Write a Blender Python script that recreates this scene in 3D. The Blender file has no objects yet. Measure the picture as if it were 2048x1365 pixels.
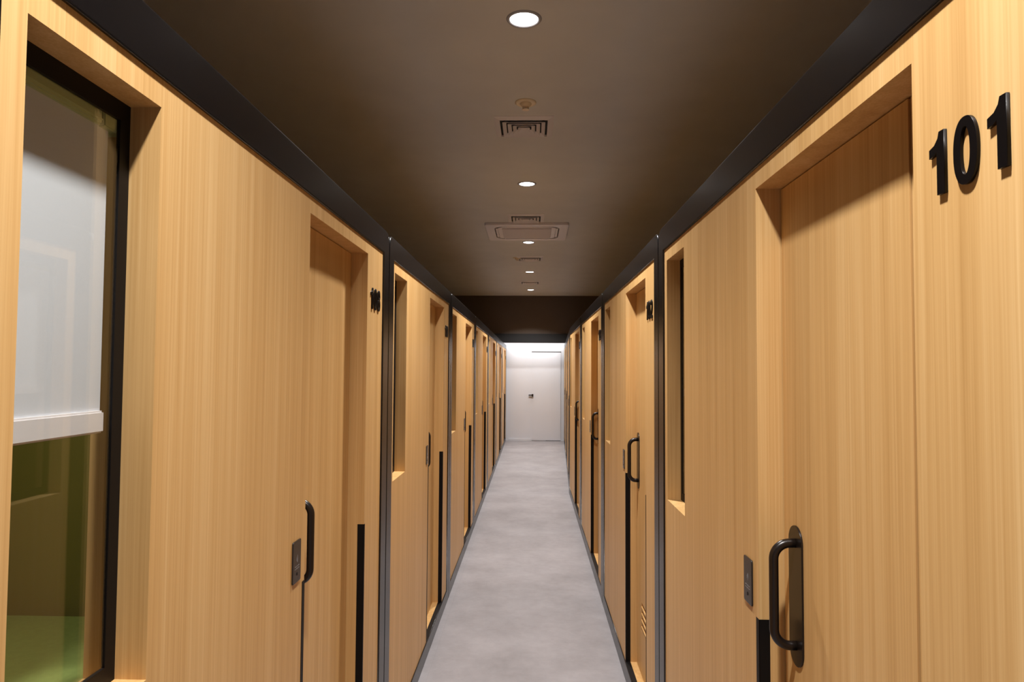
import bpy, bmesh, math, random
from mathutils import Vector, Matrix

S = bpy.context.scene
C = S.collection
random.seed(4)

# ------------------------------------------------------------------ materials
def srgb(r, g, b):
    f = lambda c: (c/255/12.92) if c/255 <= .04045 else ((c/255+.055)/1.055)**2.4
    return (f(r), f(g), f(b), 1)

def new_mat(name):
    m = bpy.data.materials.new(name)
    m.use_nodes = True
    nt = m.node_tree
    return m, nt, nt.nodes['Principled BSDF']

def plain(name, col, rough=.5, metal=0.0, spec=.5, noise=0.0, nscale=8.0):
    m, nt, b = new_mat(name)
    b.inputs['Roughness'].default_value = rough
    b.inputs['Metallic'].default_value = metal
    b.inputs['Specular IOR Level'].default_value = spec
    if noise:
        tc = nt.nodes.new('ShaderNodeTexCoord')
        n = nt.nodes.new('ShaderNodeTexNoise'); n.inputs['Scale'].default_value = nscale; n.inputs['Detail'].default_value = 5
        nt.links.new(tc.outputs['Object'], n.inputs['Vector'])
        r = nt.nodes.new('ShaderNodeValToRGB')
        lo = [max(0, c*(1-noise)) for c in col[:3]]+[1]; hi = [min(1, c*(1+noise)) for c in col[:3]]+[1]
        r.color_ramp.elements[0].position = .3; r.color_ramp.elements[1].position = .7
        r.color_ramp.elements[0].color = lo; r.color_ramp.elements[1].color = hi
        nt.links.new(n.outputs['Fac'], r.inputs['Fac']); nt.links.new(r.outputs['Color'], b.inputs['Base Color'])
    else:
        b.inputs['Base Color'].default_value = col
    return m

def wood(name, dark, mid, light, rough=.42, spec=.22):
    """straight rift-cut veneer: fine vertical grain, wider tone bands, run of lighter ribbons"""
    m, nt, b = new_mat(name)
    N, Lk = nt.nodes, nt.links
    tc = N.new('ShaderNodeTexCoord'); oi = N.new('ShaderNodeObjectInfo')
    geo = N.new('ShaderNodeNewGeometry')
    off = N.new('ShaderNodeVectorMath'); off.operation = 'MULTIPLY_ADD'
    comb = N.new('ShaderNodeCombineXYZ')
    for k in range(3): Lk.new(oi.outputs['Random'], comb.inputs[k])
    Lk.new(comb.outputs[0], off.inputs[0]); off.inputs[1].default_value = (37, 19, 53)
    Lk.new(tc.outputs['Object'], off.inputs[2])
    def layer(scale, detail, rough_, sx, sz):
        mp = N.new('ShaderNodeMapping'); mp.inputs['Scale'].default_value = (sx, sx, sz)
        Lk.new(off.outputs[0], mp.inputs['Vector'])
        n = N.new('ShaderNodeTexNoise'); n.inputs['Scale'].default_value = scale
        n.inputs['Detail'].default_value = detail; n.inputs['Roughness'].default_value = rough_
        Lk.new(mp.outputs[0], n.inputs['Vector'])
        return n.outputs['Fac']
    fine = layer(1, 3, .6, 210, 1.6)
    ribbon = layer(1, 2, .5, 38, .5)
    band = layer(1, 2, .5, 7, .25)
    def math_(op, a, v=None, b_=None):
        n = N.new('ShaderNodeMath'); n.operation = op
        Lk.new(a, n.inputs[0])
        if b_ is not None: Lk.new(b_, n.inputs[1])
        elif v is not None: n.inputs[1].default_value = v
        return n.outputs[0]
    s = math_('ADD', math_('MULTIPLY', fine, .42), b_=math_('MULTIPLY', ribbon, .36))
    s = math_('ADD', s, b_=math_('MULTIPLY', band, .30))
    r = N.new('ShaderNodeValToRGB')
    e = r.color_ramp.elements
    e[0].position = .36; e[0].color = dark
    e[1].position = .72; e[1].color = light
    k = e.new(.54); k.color = mid
    Lk.new(s, r.inputs['Fac'])
    Lk.new(r.outputs['Color'], b.inputs['Base Color'])
    b.inputs['Roughness'].default_value = rough
    b.inputs['Specular IOR Level'].default_value = spec
    bump = N.new('ShaderNodeBump'); bump.inputs['Strength'].default_value = .05; bump.inputs['Distance'].default_value = .001
    Lk.new(fine, bump.inputs['Height']); Lk.new(bump.outputs[0], b.inputs['Normal'])
    return m

M = {}
M['wood'] = wood('oak_veneer', srgb(182, 140, 85), srgb(199, 158, 102), srgb(214, 177, 123))
M['black'] = plain('black_steel', srgb(11, 9, 10), .27, 0, .42, .12, 30)
M['black_trim'] = plain('black_aluminium', srgb(17, 14, 13), .5, 0, .15)
M['handle'] = plain('bronze_black_metal', srgb(32, 24, 20), .3, .3, .5)
M['number'] = plain('black_acrylic', srgb(14, 11, 11), .3, 0, .22)
M['reader'] = plain('reader_plastic', srgb(36, 32, 31), .22, 0, .5)
M['reader_mark'] = plain('reader_print', srgb(120, 116, 114), .5)
M['gray_metal'] = plain('light_gray_sheet', srgb(205, 205, 207), .45, .1)
M['ceiling'] = plain('brown_ceiling_paint', srgb(222, 219, 214), .85, 0, .2, .03, 3)
M['soffit'] = plain('brown_bulkhead_paint', srgb(102, 90, 81), .85, 0, .2, .03, 3)
M['lintel'] = plain('dark_lintel_paint', srgb(44, 44, 45), .6, 0, .3)
M['white_wall'] = plain('white_wall_paint', srgb(212, 214, 220), .6, 0, .3, .015, 2)
M['door_white'] = plain('white_door_paint', srgb(211, 213, 219), .5, 0, .3)
M['dark_gap'] = plain('shadow_gap', srgb(70, 66, 66), .8)
M['side_wall'] = plain('dark_side_wall_paint', srgb(70, 60, 52), .9)
M['off_white'] = plain('off_white_plastic', srgb(236, 228, 226), .5, 0, .35)
M['vent_dark'] = plain('vent_void', srgb(22, 19, 18), .8)
M['ac_plastic'] = plain('cassette_plastic', srgb(236, 227, 226), .45, 0, .35)
M['ac_grille'] = plain('cassette_grille', srgb(214, 203, 201), .6, 0, .3)
M['sprinkler'] = plain('cream_sprinkler_plastic', srgb(238, 216, 180), .45)
M['trim_ring'] = plain('white_ring', srgb(168, 164, 166), .4)
M['olive'] = plain('olive_green_paint', srgb(136, 128, 62), .7, 0, .3, .03, 4)
M['mattress'] = plain('light_green_cover', srgb(150, 166, 92), .8, 0, .2, .05, 60)
M['headrail'] = plain('pale_green_headrail', srgb(186, 192, 140), .4)
M['rail_white'] = plain('white_bottom_rail', srgb(226, 220, 222), .4)
M['chain'] = plain('steel_bead', srgb(150, 140, 128), .3, .6)
M['shell'] = plain('dark_pod_shell', srgb(40, 38, 38), .7)

# blind cloth: diffuse + a little light through
m, nt, b = new_mat('roller_blind_cloth')
b.inputs['Roughness'].default_value = .8; b.inputs['Specular IOR Level'].default_value = .15
tc = nt.nodes.new('ShaderNodeTexCoord'); n = nt.nodes.new('ShaderNodeTexNoise'); n.inputs['Scale'].default_value = 1
mp = nt.nodes.new('ShaderNodeMapping'); mp.inputs['Scale'].default_value = (600, 600, 600)
nt.links.new(tc.outputs['Object'], mp.inputs[0]); nt.links.new(mp.outputs[0], n.inputs['Vector'])
r = nt.nodes.new('ShaderNodeValToRGB'); r.color_ramp.elements[0].color = srgb(204, 205, 212); r.color_ramp.elements[1].color = srgb(218, 219, 226)
nt.links.new(n.outputs['Fac'], r.inputs['Fac']); nt.links.new(r.outputs[0], b.inputs['Base Color'])
M['blind'] = m

# window glass: clear architectural pane with fresnel reflections
m, nt, b = new_mat('window_glass')
nt.nodes.remove(b)
out = nt.nodes['Material Output']
tr = nt.nodes.new('ShaderNodeBsdfTransparent'); tr.inputs[0].default_value = (.975, .985, .97, 1)
gl = nt.nodes.new('ShaderNodeBsdfGlossy'); gl.inputs['Roughness'].default_value = .015
fr = nt.nodes.new('ShaderNodeFresnel')
geo = nt.nodes.new('ShaderNodeNewGeometry'); ior = nt.nodes.new('ShaderNodeMix')     # same reflectance on both faces of the pane
ior.inputs[2].default_value = 1.5; ior.inputs[3].default_value = 1/1.5
nt.links.new(geo.outputs['Backfacing'], ior.inputs[0]); nt.links.new(ior.outputs[0], fr.inputs['IOR'])
mx = nt.nodes.new('ShaderNodeMixShader')
nt.links.new(fr.outputs[0], mx.inputs[0]); nt.links.new(tr.outputs[0], mx.inputs[1]); nt.links.new(gl.outputs[0], mx.inputs[2])
nt.links.new(mx.outputs[0], out.inputs['Surface'])
M['glass'] = m

# floor: large pale concrete-look tiles
m, nt, b = new_mat('concrete_tile')
N, Lk = nt.nodes, nt.links
tc = N.new('ShaderNodeTexCoord')
n1 = N.new('ShaderNodeTexNoise'); n1.inputs['Scale'].default_value = 2.2; n1.inputs['Detail'].default_value = 6; n1.inputs['Roughness'].default_value = .6
n2 = N.new('ShaderNodeTexNoise'); n2.inputs['Scale'].default_value = 16; n2.inputs['Detail'].default_value = 6; n2.inputs['Roughness'].default_value = .7
Lk.new(tc.outputs['Object'], n1.inputs['Vector']); Lk.new(tc.outputs['Object'], n2.inputs['Vector'])
ad = N.new('ShaderNodeMath'); ad.operation = 'MULTIPLY_ADD'; ad.inputs[1].default_value = .45
Lk.new(n2.outputs['Fac'], ad.inputs[0]); Lk.new(n1.outputs['Fac'], ad.inputs[2])
r = N.new('ShaderNodeValToRGB'); e = r.color_ramp.elements
e[0].position = .5; e[0].color = srgb(129, 125, 126); e[1].position = .95; e[1].color = srgb(152, 148, 150)
Lk.new(ad.outputs[0], r.inputs['Fac'])
br = N.new('ShaderNodeTexBrick'); br.offset = 0.0
br.inputs['Scale'].default_value = 1; br.inputs['Brick Width'].default_value = 1.2; br.inputs['Row Height'].default_value = .6
br.inputs['Mortar Size'].default_value = .0015; br.inputs['Mortar Smooth'].default_value = .3
br.inputs['Color1'].default_value = (1, 1, 1, 1); br.inputs['Color2'].default_value = (.965, .965, .965, 1); br.inputs['Mortar'].default_value = (.9, .9, .9, 1)
mp = N.new('ShaderNodeMapping'); mp.inputs['Location'].default_value = (.55, .2, 0)
Lk.new(tc.outputs['Object'], mp.inputs[0]); Lk.new(mp.outputs[0], br.inputs['Vector'])
mul = N.new('ShaderNodeMix'); mul.data_type = 'RGBA'; mul.blend_type = 'MULTIPLY'; mul.inputs[0].default_value = 1
Lk.new(r.outputs[0], mul.inputs[6]); Lk.new(br.outputs['Color'], mul.inputs[7])
Lk.new(mul.outputs[2], b.inputs['Base Color'])
b.inputs['Roughness'].default_value = .55; b.inputs['Specular IOR Level'].default_value = .3
M['floor'] = m

def emitter(name, col, strength):
    m, nt, b = new_mat(name)
    nt.nodes.remove(b)
    em = nt.nodes.new('ShaderNodeEmission'); em.inputs[0].default_value = col; em.inputs[1].default_value = strength
    nt.links.new(em.outputs[0], nt.nodes['Material Output'].inputs['Surface'])
    return m
M['lamp'] = emitter('downlight_led', (1.0, .98, .96, 1), 14)
M['pod_fill'] = emitter('pod_fill_glow', (1.0, .9, .72, 1), 50)  # glow for the fill light added inside the first left pod
M['strip'] = emitter('led_strip_glow', (1.0, .985, .98, 1), 29)

# ------------------------------------------------------------------ helpers
def tag(o, label=None, cat=None, group=None, kind=None):
    if label: o['label'] = label
    if cat: o['category'] = cat
    if group: o['group'] = group
    if kind: o['kind'] = kind
    return o

def link(name, me, mat, parent=None, smooth=False):
    o = bpy.data.objects.new(name, me); C.objects.link(o)
    if mat is not None:
        me.materials.clear(); me.materials.append(M[mat])
    if smooth:
        for p in me.polygons: p.use_smooth = True
    if parent: o.parent = parent
    return o

def obj(name, bm, mat, parent=None, smooth=False):
    me = bpy.data.meshes.new(name)
    bmesh.ops.recalc_face_normals(bm, faces=bm.faces)
    bm.to_mesh(me); bm.free()
    return link(name, me, mat, parent, smooth)

def empty(name, loc=(0, 0, 0), rz=0):
    o = bpy.data.objects.new(name, None); C.objects.link(o)
    o.location = loc; o.rotation_euler = (0, 0, rz); o.empty_display_size = .1
    return o

def box(bm, x0, x1, y0, y1, z0, z1, bevel=0):
    r = bmesh.ops.create_cube(bm, size=1)
    vs = r['verts']
    for v in vs:
        v.co = Vector(((x0+x1)/2+v.co.x*(x1-x0), (y0+y1)/2+v.co.y*(y1-y0), (z0+z1)/2+v.co.z*(z1-z0)))
    if bevel:
        es = list({e for v in vs for e in v.link_edges})
        bmesh.ops.bevel(bm, geom=es, offset=bevel, segments=2, affect='EDGES')
    return bm

def boxes(*bs):
    bm = bmesh.new()
    for b_ in bs: box(bm, *b_)
    return bm

def cyl(bm, c, r, h, seg=48, r2=None, axis='Z'):
    mt = Matrix.Translation(c)
    if axis == 'X': mt = mt @ Matrix.Rotation(math.pi/2, 4, 'Y')
    if axis == 'Y': mt = mt @ Matrix.Rotation(math.pi/2, 4, 'X')
    bmesh.ops.create_cone(bm, cap_ends=True, segments=seg, radius1=r, radius2=r if r2 is None else r2, depth=h, matrix=mt)
    return bm

def lathe(prof, seg=56):
    """closed solid of revolution about Z from (r, z) points"""
    bm = bmesh.new()
    rings = []
    for r_, z in prof:
        if r_ < 1e-6: rings.append([bm.verts.new((0, 0, z))])
        else: rings.append([bm.verts.new((r_*math.cos(2*math.pi*k/seg), r_*math.sin(2*math.pi*k/seg), z)) for k in range(seg)])
    for a, b_ in zip(rings, rings[1:]):
        for k in range(seg):
            q = (k+1) % seg
            if len(a) == 1 and len(b_) == 1: continue
            if len(a) == 1: bm.faces.new((a[0], b_[k], b_[q]))
            elif len(b_) == 1: bm.faces.new((a[k], a[q], b_[0]))
            else: bm.faces.new((a[k], a[q], b_[q], b_[k]))
    return bm

def slab(xs, zs, solid, y0, y1):
    """upright slab of grid cells between depths y0 and y1; cells that are not solid are real openings"""
    bm = bmesh.new(); V = {}
    def v(i, k, y):
        if (i, k, y) not in V: V[(i, k, y)] = bm.verts.new((xs[i], y, zs[k]))
        return V[(i, k, y)]
    nx, nz = len(xs)-1, len(zs)-1
    S_ = lambda i, k: 0 <= i < nx and 0 <= k < nz and solid(i, k)
    for i in range(nx):
        for k in range(nz):
            if not S_(i, k): continue
            for y in (y0, y1): bm.faces.new((v(i, k, y), v(i+1, k, y), v(i+1, k+1, y), v(i, k+1, y)))
            for di, dk, a, b_ in ((-1, 0, (i, k), (i, k+1)), (1, 0, (i+1, k), (i+1, k+1)), (0, -1, (i, k), (i+1, k)), (0, 1, (i, k+1), (i+1, k+1))):
                if not S_(i+di, k+dk): bm.faces.new((v(*a, y0), v(*b_, y0), v(*b_, y1), v(*a, y1)))
    return bm

def rounded(x0, x1, z0, z1, r, seg=8, corners=(1, 1, 1, 1)):
    """outline points, counter-clockwise from bottom-left; corners = bl, br, tr, tl"""
    pts = []
    for (cx, cz, a0, on, px, pz) in ((x0+r, z0+r, 180, corners[0], x0, z0), (x1-r, z0+r, 270, corners[1], x1, z0), (x1-r, z1-r, 0, corners[2], x1, z1), (x0+r, z1-r, 90, corners[3], x0, z1)):
        if on:
            for k in range(seg+1):
                a = math.radians(a0+90*k/seg); pts.append((cx+r*math.cos(a), cz+r*math.sin(a)))
        else: pts.append((px, pz))
    return pts

def outline_mesh(name, loops, y0, y1, bevel=0.0):
    """flat shape with holes in the x-z plane, given thickness from y0 (front) to y1, bevelled edges"""
    cu = bpy.data.curves.new(name+'_outline', 'CURVE'); cu.dimensions = '2D'; cu.fill_mode = 'BOTH'
    for lp in loops:
        sp = cu.splines.new('POLY'); sp.points.add(len(lp)-1); sp.use_cyclic_u = True
        for p, (x, z) in zip(sp.points, lp): p.co = (x, z, 0, 1)
    th = y1-y0
    cu.extrude = th/2-bevel; cu.bevel_depth = bevel; cu.bevel_resolution = 2; cu.offset = -bevel
    return curve_to_mesh(name, cu, (y0+y1)/2)

def curve_to_mesh(name, cu, ymid):
    t = bpy.data.objects.new(name+'_tmp', cu); C.objects.link(t)
    dg = bpy.context.evaluated_depsgraph_get()
    me = bpy.data.meshes.new_from_object(t.evaluated_get(dg))
    bpy.data.objects.remove(t); bpy.data.curves.remove(cu)
    me.transform(Matrix.Translation((0, ymid, 0)) @ Matrix.Rotation(math.pi/2, 4, 'X'))
    me.name = name
    return me

def tube(path, r, seg=16):
    bm = bmesh.new(); rings = []
    n = len(path)
    prev = None
    for i, p in enumerate(path):
        p = Vector(p)
        t = (Vector(path[min(i+1, n-1)])-Vector(path[max(i-1, 0)])).normalized()
        if prev is None:
            a = Vector((1, 0, 0)) if abs(t.x) < .9 else Vector((0, 1, 0))
            u = t.cross(a).normalized()
        else: u = (prev-t*prev.dot(t)).normalized()
        prev = u; w = t.cross(u)
        rings.append([bm.verts.new(p+r*(math.cos(2*math.pi*k/seg)*u+math.sin(2*math.pi*k/seg)*w)) for k in range(seg)])
    for a, b_ in zip(rings, rings[1:]):
        for k in range(seg):
            q = (k+1) % seg; bm.faces.new((a[k], a[q], b_[q], b_[k]))
    bm.faces.new(rings[0]); bm.faces.new(rings[-1])
    return bm

# ------------------------------------------------------------------ dimensions (metres, camera eye at 1.65)
WL, WR = .5968, .5121                 # pod fronts left and right of the camera
YL, YR = .7399, .6871                 # start of the first pod of each row
L, P = 1.9987, 2.2                    # panel length, pod spacing
ZB, ZT, ZN, ZS, ZF = .086, 2.1134, 2.0675, 1.1641, 2.207
W0, W1, D0, D1 = .0455, .3411, 1.0935, 1.7483
RD, RW = .057, .050
LEAF = 1.634
CEIL = 3.3
END_Y = 16.1
X = Vector((0, 0, 0))

# ------------------------------------------------------------------ the pod prototype (local x along the front, y into the pod, z up)
digit_mesh = {}
def ell(cx, cy, rx, ry, p=2.3, n=48):
    f = lambda c: math.copysign(abs(c)**(2/p), c)
    return [(cx+rx*f(math.cos(2*math.pi*k/n)), cy+ry*f(math.sin(2*math.pi*k/n))) for k in range(n)]
def arc(cx, cy, rx, ry, a0, a1, n=22):
    return [(cx+rx*math.cos(math.radians(a0+(a1-a0)*k/n)), cy+ry*math.sin(math.radians(a0+(a1-a0)*k/n))) for k in range(n+1)]
def stroke(path, w=.088):
    lf, rg = [], []
    for i, (x, y) in enumerate(path):
        a, b_ = path[max(i-1, 0)], path[min(i+1, len(path)-1)]
        d = math.hypot(b_[0]-a[0], b_[1]-a[1]); nx, ny = -(b_[1]-a[1])/d*w, (b_[0]-a[0])/d*w
        lf.append((x+nx, y+ny)); rg.append((x-nx, y-ny))
    return lf+rg[::-1]
def rect(x0, x1, y0, y1): return [(x0, y0), (x1, y0), (x1, y1), (x0, y1)]
DIG = {     # bold grotesque numerals on a unit height
    '0': [[ell(.28, .5, .28, .51), ell(.28, .5, .115, .36, 2.1)]],
    '1': [[[(.20, 0), (.40, 0), (.40, 1), (.265, 1), (.23, .90), (.14, .815), (0, .775), (0, .63), (.12, .65), (.20, .695)]]],
    '2': [[stroke(arc(.28, .72, .185, .192, 178, -28)+[(.36, .45), (.18, .24), (.10, .10)])], [rect(.01, .55, 0, .165)]],
    '3': [[stroke(arc(.26, .735, .175, .18, 165, -95))], [stroke(arc(.27, .275, .195, .19, 98, -165))]],
    '4': [[rect(.31, .49, 0, 1)], [rect(.01, .57, .20, .35)], [[(.01, .35), (.32, 1), (.40, 1), (.40, .93), (.17, .35)]]],
    '5': [[rect(.09, .51, .85, 1)], [[(.04, .47), (.20, .47), (.24, .9), (.09, .9)]], [stroke(arc(.27, .31, .19, .225, 142, -165))]],
    '6': [[ell(.28, .315, .27, .325, 2.1), ell(.28, .315, .105, .17, 2.1)], [stroke(arc(.36, .46, .28, .46, 100, 185), .085)]],
    '7': [[rect(.02, .54, .84, 1)], [[(.10, 0), (.28, 0), (.38, .42), (.54, .84), (.36, .86), (.20, .45)]]],
    '8': [[ell(.28, .745, .245, .265, 2.1), ell(.28, .75, .09, .125, 2.1)], [ell(.28, .285, .275, .295, 2.1), ell(.28, .285, .105, .145, 2.1)]],
    '9': [[ell(.28, .685, .27, .325, 2.1), ell(.28, .685, .105, .17, 2.1)], [stroke(arc(.20, .54, .28, .46, -80, 5), .085)]],
}
def digit(ch):
    if ch in digit_mesh: return digit_mesh[ch]
    h = .0795; bm = bmesh.new()
    xs = [x for g in DIG[ch] for lp in g for x, z in lp]; c = (min(xs)+max(xs))/2
    for q, g in enumerate(DIG[ch]):
        m_ = outline_mesh('numeral', [[((x-c)*h, z*h) for x, z in lp] for lp in g], -.0046-.00004*q, -.0003, .0004)
        bm.from_mesh(m_); bpy.data.meshes.remove(m_)
    me = bpy.data.meshes.new('numeral'); bm.to_mesh(me); bm.free()
    me.materials.append(M['number'])
    digit_mesh[ch] = me
    return me

def make_pod():
    root = empty('sleeping_pod')
    # wood front with the window niche and door niche as real openings
    xs = [0, W0, W1, D0, D1, L]; zs = [.05, ZB+.002, ZS, ZN, ZT]
    solid = lambda i, k: not ((i == 1 and k == 2) or (i == 3 and k in (1, 2)))
    obj('front_panel', slab(xs, zs, solid, 0, .10), 'wood', root)
    # black steel surround, rounded at the upper corners
    me = outline_mesh('steel_frame', [rounded(-.0955, L+.0955, 0, ZF, .05, corners=(0, 0, 1, 1)), [(0, ZB), (0, ZT), (L, ZT), (L, ZB)]], -.006, .004, .0035)
    link('steel_frame', me, 'black', root)
    obj('joint_cover', boxes((L+.07, L+.131, .0045, .0075, .02, 2.121), (L-.13, L+.33, .0045, .0075, 2.121, 2.201)), 'gray_metal', root)
    # body of the pod behind the front
    bm = boxes((-.085, -.055, .10, 1.62, .02, 2.19), (L+.055, L+.085, .10, 1.62, .02, 2.19), (-.055, L+.055, 1.59, 1.62, .02, 2.19),
               (-.085, L+.085, .10, 1.62, 2.19, 2.2), (-.055, L+.055, .10, 1.59, .02, .06))
    obj('pod_shell', bm, 'shell', root)
    bm = boxes((-.055, -.045, .10, 1.59, .06, 2.18), (L+.045, L+.055, .10, 1.59, .06, 2.18), (-.045, L+.045, 1.58, 1.59, .06, 2.18),
               (-.045, L+.045, .10, 1.58, 2.17, 2.18))
    obj('inner_lining', bm, 'olive', root)
    # window: black frame, glass, blind
    fr = slab([W0, W0+.026, W1-.026, W1], [ZS, ZS+.028, ZN-.03, ZN], lambda i, k: not (i == 1 and k == 1), RW, RW+.006)
    wf = obj('window_frame', fr, 'black_trim', root)
    obj('window_pane', boxes((W0+.022, W1-.022, RW+.002, RW+.0045, ZS+.024, ZN-.026)), 'glass', wf)
    rb = obj('roller_blind', boxes((W0+.012, W1-.031, .0665, .0673, 1.575, ZN-.046)), 'blind', root)
    bmr = bmesh.new(); box(bmr, W0+.012, W1-.031, .0585, .0745, 1.549, 1.583, .003)
    obj('bottom_rail', bmr, 'rail_white', rb)
    hr = bmesh.new(); box(hr, W0+.003, W1-.056, .059, .098, ZN-.049, ZN-.002, .003); box(hr, W0+.003, W1-.058, .0572, .060, ZN-.0425, ZN-.0395, .0008); box(hr, W1-.056, W1-.003, .0565, .0995, ZN-.050, ZN-.001, .002)
    obj('head_rail', hr, 'headrail', rb)
    bc = bmesh.new()
    for k in range(56):
        bmesh.ops.create_icosphere(bc, subdivisions=1, radius=.0024, matrix=Matrix.Translation((W0+.034, .0615, ZN-.05-k*.0125)))
    obj('bead_chain', bc, 'chain', rb, True)
    # door
    xs = [D0+.003, 1.26, 1.466, LEAF-.002]; zs = [ZB+.006, .318, .458, ZN-.003]
    leaf = obj('door', slab(xs, zs, lambda i, k: not (i == 1 and k == 1), RD, RD+.038), 'wood', root)
    lv = bmesh.new()
    for k in range(4):
        z = .338+k*.0335
        vs = [lv.verts.new(p) for p in ((1.26, RD-.001, z-.012), (1.26, RD+.03, z+.002), (1.26, RD+.03, z+.014), (1.26, RD-.001, z-.002),
                                         (1.466, RD-.001, z-.012), (1.466, RD+.03, z+.002), (1.466, RD+.03, z+.014), (1.466, RD-.001, z-.002))]
        for f in ((0, 1, 2, 3), (4, 5, 6, 7), (0, 1, 5, 4), (1, 2, 6, 5), (2, 3, 7, 6), (3, 0, 4, 7)): lv.faces.new([vs[q] for q in f])
    obj('vent_louver', lv, 'wood', leaf)
    pl = link('handle_plate', outline_mesh('handle_plate', [rounded(1.131, 1.204, 1.022, 1.318, .0364, 14)], RD-.004, RD+.002, .0008), 'handle', leaf)
    hx, r_, yo = 1.1675, .034, RD-.049
    path = [(hx, RD-.002, 1.281)]
    for k in range(11):
        a = math.radians(90*k/10); path.append((hx, yo+r_-r_*math.sin(a), 1.281-r_+r_*math.cos(a)))
    for k in range(11):
        a = math.radians(90*k/10); path.append((hx, yo+r_-r_*math.cos(a), 1.065+r_-r_*math.sin(a)))
    path.append((hx, RD-.002, 1.065))
    obj('door_handle', tube(path, .0098, 20), 'handle', leaf, True)
    obj('door_stile', boxes((LEAF+.001, D1-.0015, RD+.003, RD+.04, ZB+.004, ZN-.0015)), 'wood', root)
    obj('door_backing', boxes((D0-.02, D1+.02, RD+.044, RD+.05, ZB, ZN+.02)), 'vent_dark', root)
    # black edge guard round the lower niche: left jamb, threshold, right jamb
    t = .0012; zt = 1.0925; w = .0235; z0 = ZB+.002
    bm = boxes((D0-.017, D0+t, -t, 0, z0, zt), (D0, D0+t, -t, w, z0, zt), (D0, D1, -t, w, z0, z0+t),
               (D1-t, D1, -t, w, z0, zt), (D1-t, D1+.008, -t, 0, z0, zt))
    obj('edge_guard', bm, 'black_trim', root)
    # card reader
    rd = link('card_reader', outline_mesh('card_reader', [rounded(.9955, 1.0535, 1.1065, 1.2115, .005, 5)], -.004, .0, .001), 'reader', root)
    cx = 1.0245
    bm = bmesh.new()
    for k, rr in enumerate((.0045, .0085, .0125)):       # wave arcs of the contactless mark
        for s in range(8):
            a0, a1 = math.radians(-45+90*s/8), math.radians(-45+90*(s+1)/8)
            q = [(cx-.008+R_*math.cos(a), -.0043, 1.166+R_*math.sin(a)) for R_, a in ((rr, a0), (rr+.0015, a0), (rr+.0015, a1), (rr, a1))]
            q2 = [(x_, -.0038, z_) for x_, _, z_ in q]
            vs = [bm.verts.new(p) for p in q+q2]
            for f in ((0, 1, 2, 3), (4, 5, 6, 7), (0, 1, 5, 4), (1, 2, 6, 5), (2, 3, 7, 6), (3, 0, 4, 7)): bm.faces.new([vs[i] for i in f])
    for row, spans in ((1.1475, ((-.016, -.006), (-.003, .004), (.007, .016))), (1.1415, ((-.016, -.010), (-.007, .006), (.009, .016)))):
        for a, b_ in spans: box(bm, cx+a, cx+b_, -.0043, -.0038, row-.0011, row+.0011)
    obj('reader_mark', bm, 'reader_mark', rd)
    bm = bmesh.new(); cyl(bm, (cx, -.0042, 1.128), .004, .001, 20, axis='Y')
    obj('reader_lens', bm, 'black_trim', rd)
    return root

def copy_tree(o, parent=None):
    c = o.copy(); C.objects.link(c)
    if parent: c.parent = parent
    for ch in list(o.children): copy_tree(ch, c)
    return c

proto = make_pod()
GR = 'wooden sleeping pods lining the corridor'
ordl = ['nearest', 'second', 'third', 'fourth', 'fifth', 'sixth', 'seventh']
pods = []
for side in ('left', 'right'):
    for i in range(7):
        o = proto if not pods else copy_tree(proto)
        num = (108 if side == 'left' else 101)+i
        if side == 'left':
            o.location = (-WL, YL+i*P, 0); o.rotation_euler = (0, 0, math.pi/2)
        else:
            y = YR+i*P+L; x = WR; a = 0
            if i > 3:                                    # the last three pods on the right veer slightly outward
                a = .035; s = y-9.25; x = WR+.004+s*math.sin(a); y = 9.3+s*math.cos(a)
            o.location = (x, y, 0); o.rotation_euler = (0, 0, -math.pi/2-a)
        if num in (101, 102, 108):
            extra = {101: 'nearest in the right row, D-handle and card reader in view', 102: 'second in the right row, louvred vent low on its door',
                     108: 'nearest in the left row, white blind behind its window'}[num]
            lab = 'oak-fronted pod numbered %d, %s' % (num, extra)
        elif i == 6:
            lab = 'oak-fronted pod farthest down the %s row, against the white end wall' % side
        else:
            lab = 'oak-fronted pod in black frame, %s from the camera in the %s row' % (ordl[i], side)
        tag(o, lab, 'sleeping pod', GR)
        pods.append((o, num))
for o, num in pods:
    for k, ch in enumerate(str(num)):
        d = link('numeral', digit(ch), None, o)
        d.location = (1.866+(k-1)*.0565, 0, 1.8712)

# green-covered bed seen through the glass of the first pod on the left
first_left = next(o for o, n in pods if n == 108)
bm = bmesh.new(); box(bm, .03, 2.02, .70, 1.54, .50, .66, .02)
obj('mattress', bm, 'mattress', first_left)['label'] = 'light green mattress'
obj('bed_platform', boxes((.03, 2.02, .70, 1.54, .06, .50)), 'wood', first_left)
obj('added_fill_light', boxes((.9, 1.1, 1.0, 1.2, 2.155, 2.17)), 'pod_fill', first_left)  # unseen glowing box, added to brighten the interior behind the glass

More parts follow.
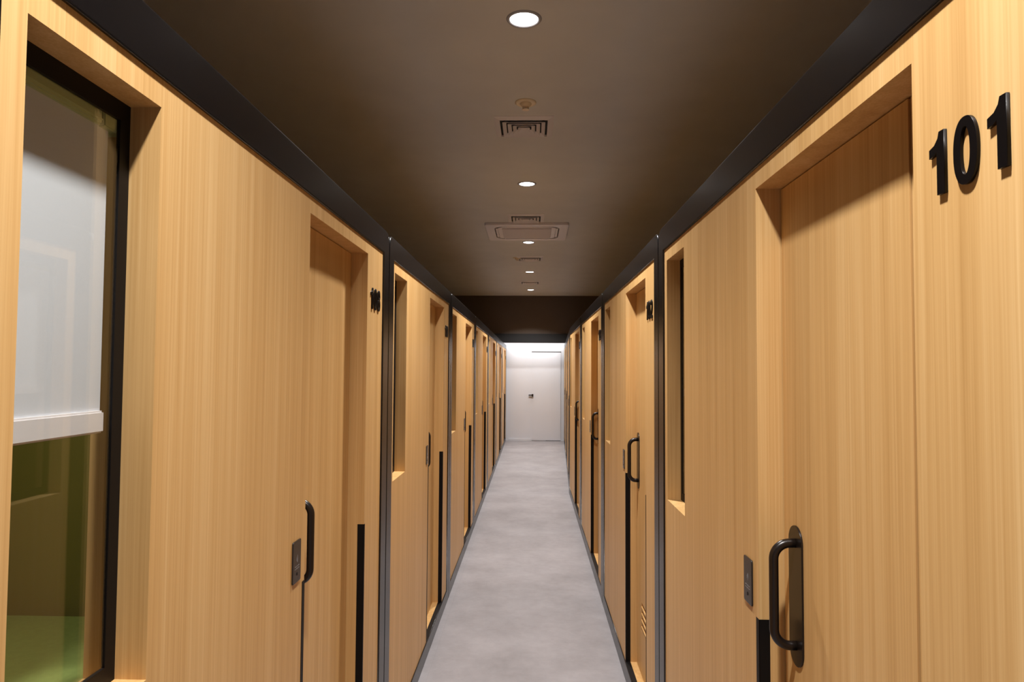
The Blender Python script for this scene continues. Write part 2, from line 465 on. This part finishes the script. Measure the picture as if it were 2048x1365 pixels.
# ------------------------------------------------------------------ room shell
HW = 2.6; Y0 = -4.0
def struct(name, bm, mat, label=None):
    o = obj(name, bm, mat); tag(o, label, None, None, 'structure'); return o
struct('floor', boxes((-HW, HW, Y0, END_Y+.1, -.1, 0)), 'floor', 'pale grey concrete-look tiled corridor floor')
struct('ceiling', boxes((-HW, HW, Y0, END_Y+.1, CEIL, CEIL+.1)), 'ceiling', 'dark brown painted ceiling above the pods')
struct('wall_left', boxes((-HW-.1, -HW, Y0, END_Y+.1, 0, CEIL)), 'side_wall', 'dark room wall behind the left row of pods')
struct('wall_right', boxes((HW, HW+.1, Y0, END_Y+.1, 0, CEIL)), 'side_wall', 'dark room wall behind the right row of pods')
struct('wall_front', boxes((-HW, HW, Y0-.1, Y0, 0, CEIL)), 'white_wall', 'wall behind the camera')
struct('wall_back', boxes((-HW, HW, END_Y, END_Y+.1, 0, CEIL)), 'white_wall', 'white end wall of the corridor')
struct('trim_1', boxes((-HW, HW, 15.49, 15.60, 2.445, CEIL)), 'soffit', 'brown bulkhead above the end of the corridor')
struct('trim_2', boxes((-HW, HW, 15.47, 15.60, 2.245, 2.445)), 'lintel', 'black beam under the brown bulkhead')
struct('trim_3', boxes((-.52, .0, END_Y-.012, END_Y, 0, .05)), 'white_wall', 'low white skirting on the end wall left of the door')
# flush white door in the end wall
door = empty('door_1', (.34, END_Y, 0)); tag(door, 'flush white door in the end wall with a dark lever handle', None, None, 'structure')
obj('door_leaf', boxes((-.332, .332, -.014, -.002, .012, 2.044)), 'door_white', door)
obj('head_gap', boxes((-.342, .342, -.010, -.001, 2.044, 2.068)), 'dark_gap', door)
obj('threshold_gap', boxes((-.01, .332, -.006, -.001, 0, .011)), 'dark_gap', door)
hb = bmesh.new(); box(hb, -.40, -.345, -.018, -.002, 1.01, 1.075, .004)
h_ = obj('lock_plate', hb, 'gray_metal', door)
hl = bmesh.new(); box(hl, -.335, -.30, -.05, -.012, 1.02, 1.08, .004); box(hl, -.41, -.33, -.05, -.036, 1.045, 1.066, .004)
obj('lever_handle', hl, 'handle', door)

# ------------------------------------------------------------------ ceiling fittings
def downlight(x, y, label):
    e_ = empty('recessed_downlight', (x, y, CEIL))
    ring = lathe([(.066, -.001), (.069, -.006), (.080, -.005), (.084, -.0002), (.084, .004), (.066, .004), (.066, -.001)])
    obj('trim_ring', ring, 'trim_ring', e_, True)
    obj('lamp_disc', lathe([(0, -.003), (.05, -.003), (.0665, -.0012), (.0665, .002), (0, .002)]), 'lamp', e_, True)
    ld = bpy.data.lights.new('led_light', 'AREA'); ld.shape = 'DISK'; ld.size = .125; ld.energy = 45; ld.spread = math.radians(117)
    ld.color = (1.0, .982, .972)
    lo = bpy.data.objects.new('led_light', ld); C.objects.link(lo); lo.parent = e_; lo.location = (0, 0, -.007)
    tag(e_, label, 'ceiling light', 'round downlights along the ceiling')
    return e_
first = None
LT = [(-.044, 3.2, 'large bright round downlight nearest the camera, top of the picture'),
      (-.050, 6.10, 'second round downlight from the camera, before the air-conditioning cassette'),
      (-.049, 8.94, 'round downlight just beyond the square air-conditioning cassette'),
      (-.041, 11.67, 'small round downlight between the two farthest ceiling vents'),
      (-.028, 14.32, 'farthest small round downlight, next to the brown bulkhead'),
      (-.044, .62, 'round downlight overhead, above the camera'),
      (-.044, -2.5, 'round downlight behind the camera')]
for x, y, lab in LT:
    if first is None: first = downlight(x, y, lab)
    else:
        c = copy_tree(first); c.location = (x, y, CEIL); c['label'] = lab
        if abs(y-.62) < .01:                             # the lamp right overhead burns a little brighter
            for ch in c.children:
                if ch.type == 'LIGHT': ch.data = ch.data.copy(); ch.data.energy = 48.5

def ring_sq(bm, r0, r1, z0, z1):
    """one square slat ring: outer edge r0 at z0, sloping to inner edge r1 at z1"""
    t = .004
    o = [bm.verts.new((sx*r0, sy*r0, z0)) for sx, sy in ((-1, -1), (1, -1), (1, 1), (-1, 1))]
    i = [bm.verts.new((sx*r1, sy*r1, z1)) for sx, sy in ((-1, -1), (1, -1), (1, 1), (-1, 1))]
    o2 = [bm.verts.new((v.co.x, v.co.y, v.co.z+t)) for v in o]; i2 = [bm.verts.new((v.co.x, v.co.y, v.co.z+t)) for v in i]
    for k in range(4):
        q = (k+1) % 4
        bm.faces.new((o[k], o[q], i[q], i[k])); bm.faces.new((o2[k], o2[q], i2[q], i2[k]))
        bm.faces.new((o[k], o[q], o2[q], o2[k])); bm.faces.new((i[k], i[q], i2[q], i2[k]))

def vent(x, y, label):
    e_ = empty('ceiling_vent', (x, y, CEIL))
    obj('vent_void', boxes((-.165, .165, -.165, .165, -.003, -.001)), 'vent_dark', e_)
    fr = bmesh.new()
    for a in (0, 1, 2, 3):
        rot = Matrix.Rotation(a*math.pi/2, 4, 'Z')
        vs = [fr.verts.new(rot @ Vector(p)) for p in ((-.197, -.197, -.003), (.197, -.197, -.003), (.158, -.158, -.016), (-.158, -.158, -.016),
                                                       (-.197, -.197, 0), (.197, -.197, 0), (.158, -.158, -.004), (-.158, -.158, -.004))]
        for f in ((0, 1, 2, 3), (4, 5, 6, 7), (0, 1, 5, 4), (2, 3, 7, 6)): fr.faces.new([vs[q] for q in f])
    obj('vent_border', fr, 'off_white', e_)
    for k in range(4):
        r0 = .142-k*.034
        rb_ = bmesh.new(); ring_sq(rb_, r0, r0-.024, -.026, -.007)
        obj('slat_ring', rb_, 'off_white', e_)
    tag(e_, label, 'air vent', 'square ceiling vents')
    return e_
v0 = vent(-.06, 4.645, 'square slatted ceiling vent nearest the camera, behind the sprinkler')
for x, y, lab in ((-.07, 7.50, 'square slatted vent directly in front of the air-conditioning cassette'),
                  (-.035, 10.25, 'faint ceiling vent beyond the cassette, with a small sprinkler at its left'),
                  (-.04, 13.08, 'faint ceiling vent between the two farthest downlights')):
    c = copy_tree(v0); c.location = (x, y, CEIL); c['label'] = lab

# four-way cassette
ac = empty('air_conditioner', (-.064, 8.2, CEIL))
H_ = .475
outer = rounded(-H_, H_, -H_, H_, .03, 6)
def flat(name, loops, z0, z1, mat, parent, bevel=0.0):
    me = outline_mesh(name, loops, z0, z1, bevel)
    me.transform(Matrix.Rotation(math.pi/2, 4, 'X'))       # x-z outline laid under the ceiling; y -> z
    return link(name, me, mat, parent)
slots = []
def arc_slot(a):
    pts = [(-.27, .335), (.27, .335), (.27, .375), (-.27, .375)]
    ca, sa = math.cos(a), math.sin(a)
    return [(x*ca-y*sa, x*sa+y*ca) for x, y in pts]
def corner_slot(a):
    pts = []
    for k in range(7):
        t = math.radians(12+66*k/6); pts.append((.245+.13*math.cos(t), .245+.13*math.sin(t)))
    for k in range(6, -1, -1):
        t = math.radians(12+66*k/6); pts.append((.245+.095*math.cos(t), .245+.095*math.sin(t)))
    ca, sa = math.cos(a), math.sin(a)
    return [(x*ca-y*sa, x*sa+y*ca) for x, y in pts]
for q in range(4): slots += [arc_slot(q*math.pi/2), corner_slot(q*math.pi/2)]
pan = flat('cassette_panel', [outer]+slots, .0, .028, 'ac_plastic', ac, .004)
bv = flat('air_slot', [rounded(-.44, .44, -.44, .44, .05)], .0005, .002, 'vent_dark', ac)
gb = flat('intake_grille', [rounded(-.285, .285, -.285, .285, .02)], .0265, .036, 'ac_grille', ac, .003)
for q in range(4):
    fl = bmesh.new(); box(fl, -.262, .262, .338, .364, -.024, -.017, .002)
    o = obj('louver_flap', fl, 'ac_plastic', ac); o.rotation_euler = (0, 0, q*math.pi/2)
for o in (pan, bv, gb):
    # thickness was laid upward: hang it below the ceiling instead
    zs_ = [v.co.z for v in o.data.vertices]
    for v in o.data.vertices: v.co.z = -abs(v.co.z)
tag(ac, 'square four-way air-conditioning cassette in the middle of the ceiling', 'air conditioner')

def sprinkler(x, y, label):
    e_ = empty('ceiling_sprinkler', (x, y, CEIL))
    obj('cover_plate', lathe([(0, 0), (.066, 0), (.066, -.004), (.060, -.009), (.048, -.011), (.044, -.009), (0, -.009)]), 'sprinkler', e_, True)
    obj('head_cup', lathe([(0, -.006), (.034, -.006), (.036, -.012), (.027, -.026), (.018, -.030), (0, -.030)]), 'sprinkler', e_, True)
    bm = bmesh.new()
    box(bm, -.020, -.013, -.005, .005, -.045, -.026); box(bm, .013, .020, -.005, .005, -.045, -.026)
    cyl(bm, (0, 0, -.046), .022, .003, 32); cyl(bm, (0, 0, -.036), .005, .02, 16)
    obj('deflector', bm, 'sprinkler', e_)
    tag(e_, label, 'sprinkler', 'cream ceiling sprinklers')
    return e_
s0 = sprinkler(-.045, 4.22, 'round cream sprinkler head on the ceiling before the nearest vent')
c = copy_tree(s0); c.location = (-.222, 10.2, CEIL); c['label'] = 'tiny cream sprinkler head left of the faint far vent'

# LED strip tucked behind the black beam, washing the white end wall
e_ = empty('wall_lamp', (.05, END_Y, 2.33))
obj('strip_housing', boxes((-1.0, 1.0, -.40, 0, .008, .03)), 'gray_metal', e_)
obj('strip_diffuser', boxes((-.98, .98, -.39, -.29, 0, .008)), 'strip', e_)
tag(e_, 'linear light hidden behind the black beam, washing the white end wall', 'light strip')

# ------------------------------------------------------------------ world, camera, view
w_ = bpy.data.worlds.new('world'); S.world = w_; w_.use_nodes = True
w_.node_tree.nodes['Background'].inputs[0].default_value = (0, 0, 0, 1)
rt = Vector((0.99957925, 0.02839147, 0.00593613)); up = Vector((-0.00477077, -0.04093913, 0.99915025)); fw = Vector((-0.02861037, 0.99875818, 0.04078646))
cam = bpy.data.cameras.new('camera'); co = bpy.data.objects.new('camera', cam); C.objects.link(co)
cam.sensor_width = 36; cam.sensor_fit = 'HORIZONTAL'; cam.lens = 1385.97*36/2048; cam.clip_start = .02
co.matrix_world = Matrix(((rt.x, up.x, -fw.x, 0), (rt.y, up.y, -fw.y, 0), (rt.z, up.z, -fw.z, 1.65), (0, 0, 0, 1)))
S.camera = co
S.view_settings.view_transform = 'Standard'; S.view_settings.look = 'None'
S.view_settings.gamma = 1; S.view_settings.use_curve_mapping = False; S.view_settings.exposure = 0.0
S.cycles.use_denoising = True
S.cycles.max_bounces = 10; S.cycles.diffuse_bounces = 6; S.cycles.glossy_bounces = 4; S.cycles.transparent_max_bounces = 12
S.cycles.caustics_reflective = False; S.cycles.caustics_refractive = False
